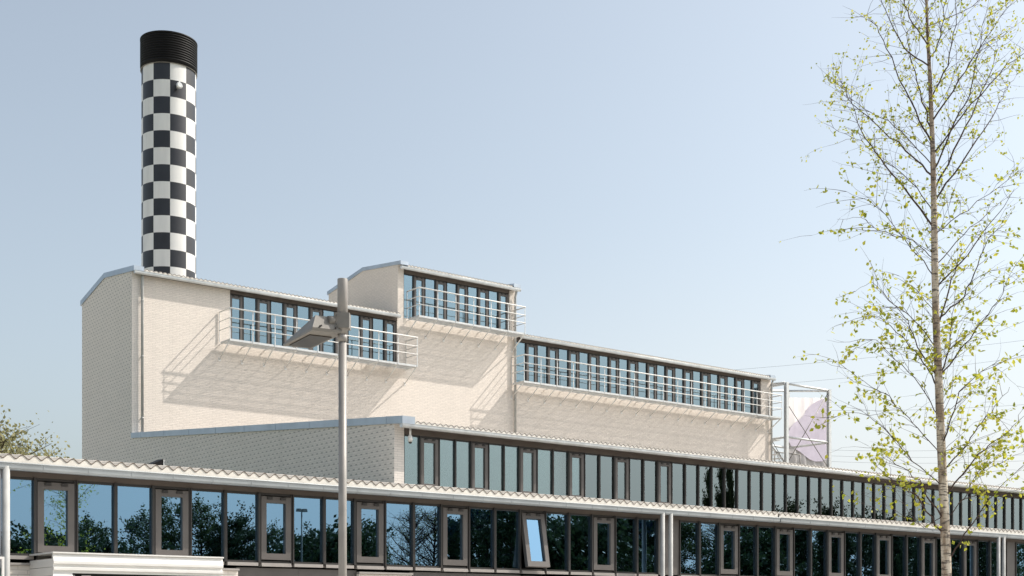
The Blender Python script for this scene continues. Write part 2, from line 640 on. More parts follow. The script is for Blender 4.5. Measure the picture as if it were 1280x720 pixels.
coping(XS - 0.04, XS + 0.34, [(YU - 0.28, E + 12.56), (47.9, E + 12.88), (50.38, E + 12.31)]).build('coping', M['zinc'], BL)
mb = coping(XS - 0.04, XS + 0.34, [(27.66, mid_top(27.66) + 0.02), (YU - 0.004, mid_top(YU) + 0.02)])
for k in range(9):
    y = 28.4 + k * 2.0
    z = mid_top(y) + 0.05
    mb.box(XS - 0.046, XS + 0.346, y, y + 0.025, z - 0.195, z + 0.006)
mb.build('coping', M['zinc'], BL)
coping(XT0 - 0.04, XT0 + 0.34, [(YU - 0.28, E + 14.62), (48.0, E + 14.96), (50.98, E + 14.52)], 0.15).build('coping', M['zinc'], BL)
coping(XT1 - 0.34, XT1 + 0.04, [(YU - 0.28, E + 14.60), (48.0, E + 14.94), (50.98, E + 14.50)], 0.15).build('coping', M['zinc'], BL)
coping(XR - 0.34, XR + 0.04, [(YU - 0.28, E + 12.54), (47.9, E + 12.86), (50.38, E + 12.30)], 0.15).build('coping', M['zinc'], BL)


# --- corrugated fibre-cement roofs, 177 x 51 mm waves
def roof(x0, x1, line, name='roof'):
    mb = MB()
    P, A, n = 0.172, 0.027, 12
    k0, k1 = int(x0 / P * n), int(x1 / P * n)
    th = 0.014
    nl = len(line)
    b = len(mb.v)
    for k in range(k0, k1 + 1):
        x = k * P / n
        dz = A * math.cos(2 * math.pi * k / n)
        for y, z in line:
            mb.v.append((x, y, z + dz))
        for y, z in line:
            mb.v.append((x, y, z + dz - th))
    w_ = 2 * nl
    for i in range(k1 - k0):
        a, c = b + i * w_, b + (i + 1) * w_
        for j in range(nl - 1):
            mb.face([a + j, c + j, c + j + 1, a + j + 1], 0, True)
            mb.face([a + nl + j, a + nl + j + 1, c + nl + j + 1, c + nl + j], 0, True)
        mb.face([a, a + nl, c + nl, c], 1)
        mb.face([a + nl - 1, c + nl - 1, c + 2 * nl - 1, a + 2 * nl - 1])
    cb = MB()
    y0, ze = line[0][0] + 0.006, line[0][1]
    for k in range(k0, k1 + 1):
        x = k * P / n
        zt_ = ze + A * math.cos(2 * math.pi * k / n) - th - 0.002
        cb.v += [(x, y0, ze - 0.09), (x, y0, zt_), (x, y0 + 0.02, zt_), (x, y0 + 0.02, ze - 0.09)]
    for i in range(k1 - k0):
        a, c = i * 4, i * 4 + 4
        for j in range(4):
            j2 = (j + 1) % 4
            cb.face([a + j, c + j, c + j2, a + j2])
    cb.build('eaves_closure', M['closure'], BL)
    return mb.build(name, [M['cement'], M['cement_edge']], BL)


LOW_E, LOW_P = E + 2.205, 0.100
roof(-8, 21.0, [(18.03, LOW_E), (22.5, LOW_E + 4.47 * LOW_P), (YM - 0.005, LOW_E + (YM - 18.035) * LOW_P)])
roof(21.05, 45, [(18.03, LOW_E), (22.5, LOW_E + 4.47 * LOW_P), (YM - 0.005, LOW_E + (YM - 18.035) * LOW_P)])
roof(XS + 0.36, 61.9, [(27.72, E + 5.01), (36, E + 5.005 + 8.34 * 0.088), (YU - 0.005, E + 5.005 + (YU - 27.665) * 0.088)])
roof(XS + 0.36, XT0 - 0.05, [(YU - 0.24, E + 12.505), (47.9, E + 12.80), (50.36, E + 12.24)])
roof(XT0 + 0.36, XT1 - 0.36, [(YU - 0.24, E + 14.525), (48.0, E + 14.88), (50.96, E + 14.44)])
roof(XT1 + 0.05, XR - 0.36, [(YU - 0.24, E + 12.505), (47.9, E + 12.80), (50.36, E + 12.24)])


# --- gutters with joint collars, and the eaves behind them
def gutter(x0, x1, yb, ztop, h, d, step, box=False):
    """gutter hanging in front of yb (yb is its back)"""
    mb = MB()
    def prof(o):
        pr = [(yb + o, ztop - 0.002)]
        if box:
            pr += [(yb + o, ztop - h + 0.01), (yb - 0.015, ztop - h - o), (yb - d + 0.03, ztop - h - o), (yb - d + 0.008 - o, ztop - h + 0.022)]
        else:
            for i in range(9):
                a = math.pi * i / 8
                pr.append((yb - d / 2 + (d / 2 + o) * math.cos(a), ztop - h * 0.35 - (h * 0.65 + o) * math.sin(a)))
        pr.append((yb - d - o, ztop + (0.0 if not o else -0.006)))
        return pr
    mb.prism_x(x0, x1, prof(0))
    mb.tube([(x0 - 0.01, yb - d, ztop), (x1 + 0.01, yb - d, ztop)], 0.010, 6)
    x = x0 + 0.31
    while x < x1:
        mb.prism_x(x, x + (0.014 if box else 0.022), prof(0.0035))
        x += step
    return mb.build('gutter', M['gutter_face' if box else 'gutter'], BL)


gutter(-8, 21.02, 18.13, E + 2.105, 0.088, 0.14, 0.62, True)
gutter(21.06, 45, 18.13, E + 2.105, 0.088, 0.14, 0.62, True)
gutter(XS - 0.02, 61.9, 27.82, E + 4.935, 0.100, 0.14, 1.24)
gutter(XS + 0.0, XT0 - 0.03, YU - 0.17, E + 12.42, 0.11, 0.13, 1.9)
gutter(XT0 + 0.0, XT1 + 0.05, YU - 0.17, E + 14.44, 0.11, 0.13, 1.9)
gutter(XT1 + 0.08, XR + 0.05, YU - 0.17, E + 12.42, 0.11, 0.13, 1.9)
# eaves closure (the pale filler board under the waves) and soffits
each('soffit', M['fascia'], BL, [
    (-8, 45, 18.162, YL + 0.3, E + 2.04, E + 2.08), (XS + 0.3, 61.9, 27.852, YM - 0.002, E + 4.86, E + 4.90),
    (XS + 0.34, XT0 - 0.03, YU - 0.143, YU - 0.002, E + 12.35, E + 12.38), (XT0 + 0.34, XT1 - 0.3, YU - 0.143, YU - 0.002, E + 14.37, E + 14.40),
    (XT1 + 0.04, XR - 0.34, YU - 0.143, YU - 0.002, E + 12.35, E + 12.38)])


# --- downpipes
def pipe(pts, r=0.045, name='downpipe', rings=()):
    mb = MB().tube(pts, r, 14)
    for z in rings:
        p = Vector(pts[-1])
        mb.tube([(p.x, p.y, z), (p.x, p.y, z + 0.05)], r + 0.008, 14)
        mb.box(p.x - 0.012, p.x + 0.012, p.y + r, p.y + r + 0.12, z + 0.01, z + 0.04)
    return mb.build(name, M['pipe'], BL)


for px in (7.5, 828.2, 838.3, 1248.0, 1254.5):
    X = on_y(px, 18.04)
    pipe([(X, 18.04, E + 2.06), (X, 18.04, 0.13)], 0.044 if px > 100 else 0.05, rings=(E + 0.2,))
pipe([(on_y(0.8, 18.06), 18.06, E + 2.05), (on_y(0.8, 18.06), 18.06, 0.13)], 0.012, 'conduit')
xp = on_y(178.0, YU - 0.10)
pipe([(xp, YU - 0.12, E + 12.36), (xp, YU - 0.10, E + 12.2), (xp, YU - 0.10, E + 6.65)], 0.05, rings=(E + 7.2, E + 9.4, E + 11.4))
xp = XT1 - 0.12
pipe([(xp, YU - 0.2, E + 14.36), (xp, YU - 0.10, E + 14.1), (xp, YU - 0.10, E + 6.65)], 0.05, rings=(E + 8, E + 9.6, E + 13.4))
xp = XR - 0.06
pipe([(xp, YU - 0.2, E + 12.36), (xp, YU - 0.10, E + 12.1), (xp, YU - 0.10, E + 6.65)], 0.05, rings=(E + 8, E + 9.6))


# --- windows -------------------------------------------------------------
def frame_mesh(w, h, depth, top=0.035, bot=0.03, half=0.024):
    g = 0.0008
    mb = MB()
    mb.box(g, half, -depth, 0.05, 0, h)
    mb.box(w - half, w - g, -depth, 0.05, 0, h)
    mb.box(half, w - half, -depth * 0.35, 0.05, h - top, h)
    mb.box(half, w - half, -depth * 0.35, 0.05, 0, bot)
    return mb


def sash_boxes(mb, w, h, rim, y0, y1, z0=0.0, mi=0, m=0.03):
    mb.box(m, m + rim, y0, y1, z0, h, mi)
    mb.box(w - m - rim, w - m, y0, y1, z0, h, mi)
    mb.box(m + rim, w - m - rim, y0, y1, h - rim * 1.15, h, mi)
    mb.box(m + rim, w - m - rim, y0, y1, z0, z0 + rim * 1.1, mi)


class WindowKit:
    """meshes of one window size, shared by every window of that size"""
    def __init__(s, w, h, glassm, depth=0.045, blind=None, rim=0.088, sillz=0.03, ledge=False):
        s.w, s.h = w, h
        s.ledge = None
        if ledge:
            s.ledge = MB().box(0.028, w - 0.028, -0.045, 0.05, -0.052, -0.002).mesh('sill', M['sill'])
            s.ledge_v = MB().box(0.028, w - 0.028, -0.045, 0.05, -0.057, -0.002).box(0.028, w - 0.028, -0.06, -0.046, -0.057, -0.032).mesh('sill', M['sill'])
        s.blind = blind
        s.fix = frame_mesh(w, h, depth).mesh('window_frame', M['frame'])
        s.pane = MB().box(0.025, w - 0.025, 0.012, 0.02, sillz, h - 0.036).mesh('pane', glassm)
        s.vent = frame_mesh(w, h, depth * 0.6, half=0.028).mesh('window_frame', M['frame'])
        mb = MB()
        sash_boxes(mb, w, h - 0.05, rim, -depth * 0.75, 0.045, 0.05)
        s.sash = mb.mesh('sash', M['sash'])
        s.vpane = MB().box(0.03 + rim, w - 0.03 - rim, 0.012, 0.02, 0.05 + rim * 1.1, h - 0.05 - rim * 1.15).mesh('pane', glassm)
        s.hinge = []
        for f in (0.30, 0.70):
            mb = MB()
            mb.box(w * f - 0.045, w * f + 0.045, -depth * 0.75 - 0.016, -depth * 0.75 - 0.001, h - 0.10, h - 0.065)
            mb.tube([(w * f - 0.04, -depth * 0.75 - 0.012, h - 0.062), (w * f + 0.04, -depth * 0.75 - 0.012, h - 0.062)], 0.008, 6)
            s.hinge.append(mb.mesh('hinge', M['frame']))
        if blind:
            s.bl = MB().box(0.03, w - 0.03, 0.10, 0.104, 0.02, h - 0.02).mesh('blind', M[blind])

    def place(s, x, y, z, vent, name=None, blind=True, label=None, open_deg=0, scale=1.0):
        name = name or ('vent_window' if vent else 'fixed_window')
        o = link(name, s.vent if vent else s.fix, BL, (x - XS, y - YL, z))
        o.scale.x = scale
        if label:
            o['label'] = label
        if vent:
            sa = link('sash', s.sash, o)
            pa = link('pane', s.vpane, o)
            for hm in s.hinge:
                link('hinge', hm, o)
            if open_deg:
                piv = Vector((0, -0.03, s.h - 0.05))
                for q in (sa, pa):
                    rm = Matrix.Rotation(R(-open_deg), 4, 'X')
                    q.matrix_local = Matrix.Translation(piv) @ rm @ Matrix.Translation(-piv)
        else:
            link('pane', s.pane, o)
        if s.blind and blind:
            link('blind', s.bl, o)
        if s.ledge:
            link('sill', s.ledge_v if vent else s.ledge, o)
        return o


# front wing band
LH0, LH1 = E + 0.885, E + 1.965
kit = WindowKit(0.030919 * YL, LH1 - LH0, M['glass_low'], ledge=True)
for k in range(-4, 46):
    if k == 21 or k == 42:
        continue
    vent = (k % 3 == 0)
    if k == 15:
        kit.place(xl(k), YL, LH0, True, label='top-hung window tilted open in the front window band', open_deg=10.5)
    else:
        kit.place(xl(k), YL, LH0, vent)
# column bays at the joints of the front wing
for k in (21, 42):
    mb = MB()
    mb.box(xl(k), xl(k) + 0.19, YL + 0.01, YL + 0.25, LH0, LH1)
    mb.box(xl(k) + 0.19, xl(k + 1), YL - 0.02, YL + 0.25, LH0, LH1)
    mb.build('pier_panel', M['sash'], BL)
# fascia above the band
MB().box(-8, 45, YL - 0.02, YL + 0.3, LH1 + 0.002, E + 2.038).build('fascia_board', M['fascia'], BL)
# ground floor: brick stretches and dark framed gates between them
zt = LH0 - 0.058
bx = [(-8, on_y(36, YL)), (on_y(276, YL), on_y(296, YL)), (on_y(447, YL), on_y(513, YL)), (on_y(652, YL), on_y(808, YL)),
      (on_y(850, YL), on_y(1240, YL)), (on_y(1262, YL), 45)]
each('lower_wall', M['brick'], BL, [(a, b, YL - 0.04, YL + 0.26, 0, zt - 0.075) for a, b in bx])
each('wall_cap', M['sill'], BL, [(a - 0.01, b + 0.01, YL - 0.075, YL + 0.02, zt - 0.074, zt - 0.044) for a, b in bx])
gates = [(bx[i][1] + 0.002, bx[i + 1][0] - 0.002) for i in range(len(bx) - 1)]
for gi, (a, b) in enumerate(gates):
    nn = max(1, round((b - a) / 1.15))
    st = (b - a) / nn
    for i in range(nn):
        x0, x1 = a + i * st, a + (i + 1) * st
        mb = MB()
        mb.box(x0 + 0.002, x1 - 0.002, YL + 0.03, YL + 0.12, zt - 0.15, zt - 0.02)
        mb.box(x0 + 0.002, x0 + 0.10, YL + 0.04, YL + 0.12, 0.13, zt - 0.152)
        mb.box(x1 - 0.10, x1 - 0.002, YL + 0.04, YL + 0.12, 0.13, zt - 0.152)
        mb.box(x0 + 0.10, x1 - 0.10, YL + 0.04, YL + 0.12, 0.13, 0.40)
        g = mb.build('glazed_door', M['sash'], BL)
        MB().box(x0 + 0.10, x1 - 0.10, YL + 0.07, YL + 0.08, 0.40, zt - 0.152).build('pane', M['glass_low'], g)

# middle wing band: modules taken along the facade
MH0, MH1 = E + 3.37, E + 4.735
mk = [xm0 + 0.0]
mx = [on_y(p, YM) for p in (525.8, 549.4, 570, 589.7, 611.3, 630.7, 650, 671.8)]
mk += mx
MM = 0.0206 * YM
while mk[-1] < 52:
    mk.append(mk[-1] + MM * 0.9965)
kitm = WindowKit(MM, MH1 - MH0, M['glass_mid'], blind='blind')
vents = {1, 4, 7, 10, 13, 16}
for i in range(len(mk) - 1):
    wd = mk[i + 1] - mk[i]
    nob = i in (19, 20)
    kitm.place(mk[i], YM + 0.05, MH0, i in vents, blind=not nob, scale=wd / MM)

# tall block bands
kitu = WindowKit(0.56, WT - WB, M['glass_up'], blind='blind_blue')
def band(x0, x1, first_vent, z0, kit_, count):
    wd = (x1 - x0) / count
    for i in range(count):
        v = (i % 2 == 0) == first_vent
        kit_.place(x0 + i * wd, YU + 0.10, z0, v, name='balcony_window', scale=wd / 0.56)


band(xw0, xw1, True, WB, kitu, 13)
kitt = WindowKit(0.56, TT - TB, M['glass_up'], blind='blind_blue')
band(xt0, xt1, False, TB, kitt, 10)
band(xr0, xr1, False, WB, kitu, 26)

# near-black sheets behind the glazing, painted to stand in for unlit rooms
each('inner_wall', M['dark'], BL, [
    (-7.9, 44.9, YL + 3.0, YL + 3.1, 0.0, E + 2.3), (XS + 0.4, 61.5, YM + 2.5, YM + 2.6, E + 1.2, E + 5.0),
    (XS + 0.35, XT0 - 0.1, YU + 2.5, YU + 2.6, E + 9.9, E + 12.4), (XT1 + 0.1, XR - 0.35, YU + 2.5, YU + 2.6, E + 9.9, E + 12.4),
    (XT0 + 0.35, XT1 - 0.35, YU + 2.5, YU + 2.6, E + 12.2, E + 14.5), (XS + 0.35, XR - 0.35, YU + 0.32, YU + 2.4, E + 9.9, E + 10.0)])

# --- balconies
def balcony(xa, xb, gaps, zf, left_return=True):
    """galvanised grating platform on raking struts with a three-bar railing"""
    ya, yw = 44.4, YU
    mb = MB()
    # platform edge channel and grating
    mb.box(xa, xb, ya, ya + 0.05, zf - 0.075, zf)
    mb.box(xa, xb, yw - 0.16, yw - 0.12, zf - 0.05, zf)
    mb.box(xa, xa + 0.05, ya + 0.05, yw - 0.16, zf - 0.06, zf)
    mb.box(xb - 0.05, xb, ya + 0.05, yw - 0.16, zf - 0.06, zf)
    x = xa + 0.07
    while x < xb - 0.06:
        mb.box(x, x + 0.008, ya + 0.05, yw - 0.16, zf - 0.034, zf - 0.003)
        x += 0.05
    for i in range(1, 8):
        y = ya + 0.05 + i * (yw - ya - 0.21) / 8
        mb.box(xa + 0.05, xb - 0.05, y, y + 0.005, zf - 0.024, zf - 0.006)
    root = mb.build('balcony', M['galv'], BL)
    st = (xb - xa) / gaps
    for i in range(gaps + 1):
        x = xa + 0.025 + i * (xb - xa - 0.05) / gaps
        mb = MB()
        mb.tube([(x, ya + 0.03, zf - 0.06), (x, yw - 0.01, zf - 0.62)], 0.027, 6)
        mb.box(x - 0.015, x + 0.015, ya + 0.051, yw, zf - 0.09, zf - 0.061)
        mb.box(x - 0.05, x + 0.05, yw - 0.012, yw, zf - 0.70, zf - 0.55)
        mb.build('bracket', M['rail'], root)
    posts = [(xa + 0.02 + i * (xb - xa - 0.04) / gaps) for i in range(gaps + 1)]
    each('post', M['galv'], root, [(x - 0.018, x + 0.018, ya - 0.012, ya - 0.002, zf - 0.07, zf + 1.10) for x in posts]
         + [(xa - 0.01, xa + 0.002, yw - 0.06, yw - 0.02, zf, zf + 1.10), (xb - 0.002, xb + 0.01, yw - 0.06, yw - 0.02, zf, zf + 1.10)])
    mb = MB()
    yr = ya - 0.035
    for z, r in ((1.115, 0.026), (0.76, 0.017), (0.43, 0.017)):
        mb.tube([(xa, yw - 0.03, zf + z), (xa, yr + 0.02, zf + z), (xa + 0.02, yr, zf + z), (xb - 0.02, yr, zf + z), (xb, yr + 0.02, zf + z), (xb, yw - 0.03, zf + z)], r, 8)
    mb.build('railing', M['rail'], root)
    return root


balcony(21.45, 29.72, 9, E + 10.33)
balcony(29.78, 35.30, 6, E + 12.38)
balcony(35.22, 52.0, 18, E + 10.33)

# --- roof hatch standing open on the front wing roof
yh = 25.2
xh0, xh1 = on_y(184, yh), on_y(204, yh)
zr = LOW_E + (yh - 17.98) * LOW_P
mb = MB()
mb.hexa([(xh0, yh, zr - 0.1), (xh1, yh, zr - 0.1), (xh1, yh + 0.3, zr - 0.1), (xh0, yh + 0.3, zr - 0.1),
         (xh0, yh, zr + 0.15), (xh1, yh, zr + 0.315), (xh1, yh + 0.3, zr + 0.33), (xh0, yh + 0.3, zr + 0.16)])
hatch = mb.build('roof_hatch', M['cap'], BL)
MB().box(xh1 + 0.002, xh1 + 0.02, yh - 0.01, yh + 0.3, zr - 0.05, zr + 0.30).build('flashing', M['galv'], hatch)

# --- white corrugated entrance porch
xa = on_y(36, YL)
xb = on_y(278, 17.42)
yf = 17.42
zp = E + 0.88


def ribs(z0, z1, pitch, y, d):
    pr = []
    z = z0
    n = int((z1 - z0) / pitch)
    for i in range(n):
        zz = z0 + i * pitch
        pr += [(y, zz), (y, zz + pitch * 0.30), (y - d, zz + pitch * 0.45), (y - d, zz + pitch * 0.85)]
    pr += [(y, z1)]
    return pr


mb = MB()
pr = ribs(zp - 0.255, zp, 0.085, yf, 0.032)
mb.prism_x(xa, xb, pr + [(yf + 0.04, zp), (yf + 0.04, zp - 0.255)])
pr = ribs(0.12, zp - 0.257, 0.085, yf, 0.032)
mb.prism_x(xa, xa + 0.26, pr + [(yf + 0.04, zp - 0.257), (yf + 0.04, 0.12)])
mb.prism_x(xb - 0.20, xb, pr + [(yf + 0.04, zp - 0.257), (yf + 0.04, 0.12)])
porch = mb.build('porch', M['white_metal'], BL)
for x0, sgn in ((xa - 0.001, -1), (xb + 0.001, 1)):
    mb = MB()
    z = 0.12
    while z < zp - 0.1:
        a, b = sorted((x0 + 0.03 * -sgn, x0))
        mb.box(a, b, yf + 0.042, YL - 0.045, z, z + 0.109)
        z += 0.115
    mb.build('side_panel', M['white_metal'], porch)
mb = MB()
mb.box(xa - 0.01, xb + 0.01, yf - 0.03, YL - 0.045, zp + 0.002, zp + 0.022)
mb.build('porch_roof', M['white_metal'], porch)
mb = MB()
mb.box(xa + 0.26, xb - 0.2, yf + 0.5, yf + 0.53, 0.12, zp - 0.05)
mb.build('dark_backing', M['dark'], porch)  # dark sheet painted in for the unlit porch interior
each('ceiling_light', M['white_metal'], porch, [(xa + f0, xa + f1, yf + 0.3, yf + 0.34, zp + z0, zp + z1)
     for f0, f1, z0, z1 in ((0.27, 0.40, -0.31, -0.27), (0.50, 0.62, -0.36, -0.27), (0.95, 1.05, -0.33, -0.28))])

# ------------------------------------------------------------------ small fixture under the middle eave
sx = on_y(511.5, 27.95)
EF = empty('security_camera', (sx, 27.9, E + 4.84), 'small white security camera hanging under the eave at the corner of the middle wing', 'camera')
MB().tube([(sx, 27.9, E + 4.86), (sx, 27.9, E + 4.68)], 0.028, 10).build('mount', M['white_metal'], EF)
mb = MB()
mb.tube([(sx, 27.92, E + 4.70), (sx, 27.91, E + 4.66), (sx, 27.9, E + 4.58), (sx, 27.9, E + 4.52)], [0.03, 0.055, 0.062, 0.045], 14)
mb.build('housing', M['white_metal'], EF)
MB().lathe([(0.045, E + 4.525), (0.04, E + 4.495), (0.02, E + 4.475), (0.001, E + 4.47)], sx, 27.9, 14).build('lens', M['lamp_glass'], EF)

# ------------------------------------------------------------------ chimney
CX, CY, CR = 22.80, 53.0, 1.125
CH = empty('chimney', (CX, CY, 0), 'tall round chimney with black and white chequer pattern and black louvred cap', 'chimney')
ztop = E + 24.52
zc = E + 23.22                     # underside of the cap
row = 0.708
a_front = math.atan2(-CY, -CX)     # towards the viewer
a_edge = a_front + R(31.5) - R(36) * 0     # a vertical joint
mb = MB()
sub = 8
nrows = 18
ncol = 10
for r in range(nrows + 1):
    for c in range(ncol * sub):
        an = a_front - R(33.5) + 2 * math.pi * c / (ncol * sub)
        mb.v.append((CX + CR * math.cos(an), CY + CR * math.sin(an), zc - r * row))
for r in range(nrows):
    for c in range(ncol * sub):
        c2 = (c + 1) % (ncol * sub)
        col = (c // sub + r) % 2
        mb.face([r * ncol * sub + c, (r + 1) * ncol * sub + c, (r + 1) * ncol * sub + c2, r * ncol * sub + c2], 0 if col == 0 else 1, True)
mb.build('shaft', [M['black'], M['white']], CH)
MB().lathe([(CR - 0.004, zc - nrows * row), (CR - 0.004, 0)], CX, CY, 80).build('shaft_base', M['white'], CH)
mb = MB()
prof = [(CR - 0.02, zc), (CR + 0.045, zc), (CR + 0.05, zc + 0.14)]
n = 11
h = (ztop - zc - 0.20) / n
for i in range(n):
    z = zc + 0.14 + i * h
    prof += [(CR + 0.055, z + 0.005), (CR + 0.055, z + h * 0.45), (CR + 0.005, z + h * 0.6), (CR + 0.005, z + h * 0.95)]
prof += [(CR + 0.06, ztop - 0.06), (CR + 0.06, ztop), (CR - 0.05, ztop), (CR - 0.06, ztop - 0.6)]
mb.lathe(prof, CX, CY, 96)
mb.build('cap', M['cap'], CH)
MB().lathe([(CR + 0.012, zc - 0.02), (CR + 0.048, zc - 0.02), (CR + 0.05, zc - 0.001)], CX, CY, 96).build('collar', M['lamp_grey'], CH)
al = a_front + R(18)
lp = Vector((CX + (CR + 0.02) * math.cos(al), CY + (CR + 0.02) * math.sin(al), zc - row * 1.42))
dl = Vector((math.cos(al), math.sin(al), 0))
mb = MB()
mb.tube([lp, lp + dl * 0.12, lp + dl * 0.22 + Vector((0, 0, 0.02)), lp + dl * 0.30 + Vector((0, 0, 0.03))], [0.05, 0.06, 0.14, 0.10], 14)
mb.box(lp.x - 0.03, lp.x + 0.03, lp.y - 0.2, lp.y, lp.z + 0.12, lp.z + 0.2)
mb.build('spotlight', M['galv'], CH)

# ------------------------------------------------------------------ steel stair tower and its banner
ST = empty('stair_tower', (52.1, 44.4, E + 6.4), 'open galvanised steel stair tower with cross bracing at the right end of the tall block', 'stair tower')
sx0, sx1, sy0, sy1 = 52.35, 55.75, 44.4, 47.2
zb_, zt_ = E + 6.5, E + 12.15
def colm(x, y, up=0.0):
    mb = MB()
    for a, b, c, d in ((-0.09, 0.09, -0.09, -0.075), (-0.09, 0.09, 0.075, 0.09), (-0.007, 0.007, -0.075, 0.075)):
        mb.box(x + a, x + b, y + c, y + d, zb_ - 0.1, zt_ + up)
    mb.build('column', M['galv'], ST)


for x, y in ((sx0, sy0), (sx1, sy0), (sx0, sy1), (sx1, sy1)):
    colm(x, y, 0.38 if (x > 54 and y > 46) else 0.1 if y > 46 else 0.0)
def beam(p, q, s=0.06, name='beam'):
    MB().tube([p, q], s, 4).build(name, M['galv' if name == 'beam' else 'lamp_grey'], ST)


for z in (zt_ - 0.06, E + 9.36):
    beam((sx0 + 0.09, sy0, z), (sx1 - 0.09, sy0, z))
    dz_ = 0.36 if z > E + 11 else 0.0
    beam((sx0 + 0.09, sy1, z + 0.06), (sx1 - 0.09, sy1, z + dz_))
    beam((sx0, sy0 + 0.09, z), (sx0, sy1 - 0.09, z))
    beam((sx1, sy0 + 0.09, z), (sx1, sy1 - 0.09, z + dz_))
beam((sx0 + 0.1, sy0 + 0.1, zt_ - 0.07), (sx1 - 0.1, sy1 - 0.1, zt_ - 0.07), 0.035)
beam((XR + 0.02, sy0 + 0.9, zt_ + 0.02), (sx0, sy0 + 0.09, zt_ + 0.02), 0.05)
beam((XR + 0.02, sy1, zt_ + 0.0), (sx0 - 0.09, sy1, zt_ + 0.0), 0.05)
for z0, z1 in ((E + 8.0, E + 11.0), ):
    beam((sx0 + 0.09, sy0 - 0.03, z1), (sx1 - 0.09, sy0 - 0.03, z0), 0.025, 'brace')
    beam((sx0 + 0.09, sy0 + 0.03, z0), (sx1 - 0.09, sy0 + 0.03, zt_ - 0.25), 0.025, 'brace')
    beam((sx0 + 0.09, sy1, z1 + 0.8), (sx1 - 0.09, sy1, z0), 0.02, 'brace')
    beam((sx0, sy0 + 0.09, z0), (sx0, sy1 - 0.09, zt_ - 0.3), 0.02, 'brace')
# landings, flight and handrails
each('landing', M['galv'], ST, [(XR + 0.02, sx0 + 0.5, sy0 + 0.8, sy1 - 0.1, E + 9.30, E + 9.36), (sx0 + 0.1, sx1 - 0.1, sy0 + 0.9, sy1 - 0.3, E + 7.55, E + 7.60)])
mb = MB()
for i in range(10):
    f = i / 9
    x = sx0 + 2.9 - f * 2.2
    z = E + 7.6 + f * 1.75
    mb.box(x - 0.13, x + 0.13, sy0 + 1.7, sy0 + 2.5, z - 0.02, z + 0.015)
mb.tube([(sx0 + 3.0, sy0 + 1.68, E + 7.52), (sx0 + 0.6, sy0 + 1.68, E + 9.30)], 0.06, 4)
mb.build('stair_flight', M['galv'], ST)
for x0, x1 in ((sx0 + 0.12, sx0 + 1.05), (sx0 + 1.15, sx0 + 2.15)):
    mb = MB()
    for x in (x0, x1):
        mb.tube([(x, sy0 + 0.9, E + 7.5), (x, sy0 + 0.9, E + 8.72)], 0.03, 6)
    mb.tube([(x0, sy0 + 0.9, E + 8.70), (x1, sy0 + 0.9, E + 8.70)], 0.03, 6)
    k = x0 + 0.1
    while k < x1:
        mb.tube([(k, sy0 + 0.9, E + 7.6), (k, sy0 + 0.9, E + 8.68)], 0.012, 4)
        k += 0.11
    mb.build('handrail', M['lamp_grey'], ST)
yb_ = sy1 - 0.12
bz0, bz1 = E + 6.6, E + 12.0
bx0, bx1 = on_y(983, yb_), on_y(1034.5, yb_)
mb = MB()
N = 24
for i in range(N + 1):
    x = bx0 + (bx1 - bx0) * i / N
    yy = yb_ + 0.035 * math.sin(i * 1.1) + 0.02 * math.sin(i * 2.3)
    for z in (bz0, bz1 + 0.06 + 0.34 * i / N):
        mb.v.append((x, yy, z))
        mb.v.append((x, yy + 0.006, z))
for i in range(N):
    a, c = i * 4, (i + 1) * 4
    mb.face([a, c, c + 2, a + 2], 0, True)
    mb.face([a + 1, a + 3, c + 3, c + 1], 0, True)
    mb.face([a + 2, c + 2, c + 3, a + 3])
    mb.face([a, a + 1, c + 1, c])
BN = mb.build('banner', M['fabric'])
tag(BN, 'white fabric banner with large violet blot hung inside the steel stair tower', 'banner')
blot = [(535, 195), (505, 200), (480, 208), (450, 222), (425, 240), (405, 258), (390, 278), (382, 300), (370, 318), (345, 335), (318, 355),
        (295, 382), (282, 410), (275, 438), (280, 468), (296, 500), (325, 522), (355, 540), (385, 565), (415, 588), (450, 602), (490, 602), (520, 590), (535, 582)]
pts = []
for px, py in blot:
    X_, Y_ = px / 5.146 + 930, py / 5.146 + 460
    x = on_y(X_, yb_)
    t = x * SA + yb_ * CA
    pts.append((min(x, bx1 - 0.005), E + (HY - Y_) / F * t))
mb = MB()
k = len(pts)
mb.v = [(x, yb_ - 0.064, z) for x, z in pts] + [(x, yb_ - 0.060, z) for x, z in pts]
mb.face(range(k))
mb.face(list(reversed(range(k, 2 * k))))
for i in range(k):
    j = (i + 1) % k
    mb.face([j, i, k + i, k + j])
mb.build('print', M['violet'], BN)

# ------------------------------------------------------------------ street lamp
LT = 9.6
base = at(428.2, 700, LT)
LX, LY = base.x, base.y
SL = empty('street_lamp', (LX, LY, 0), 'grey street lamp with one wedge shaped head on a round pole', 'street lamp')
mb = MB()
mb.tube([(LX, LY, 0.0), (LX, LY, 0.9)], 0.055, 24)
mb.tube([(LX, LY, 0.9), (LX, LY, E + 2.03)], [0.0305, 0.0295], 24)
mb.tube([(LX, LY, E + 2.03), (LX, LY, E + 2.09)], 0.034, 24)
mb.build('pole', M['pole'], SL)
mb = MB()
mb.tube([(LX, LY, E + 2.085), (LX, LY, E + 2.487), (LX, LY, E + 2.49)], [0.0375, 0.0375, 0.0365], 28)
mb.build('pole_sleeve', M['pole'], SL)
rt = Vector((CA, -SA, 0))
fw = Vector((SA, CA, 0))
P0 = Vector((LX, LY, 0))
def lam(r, t, z):           # metres right of / beyond the pole
    return P0 + rt * r + fw * t + Vector((0, 0, E + z))


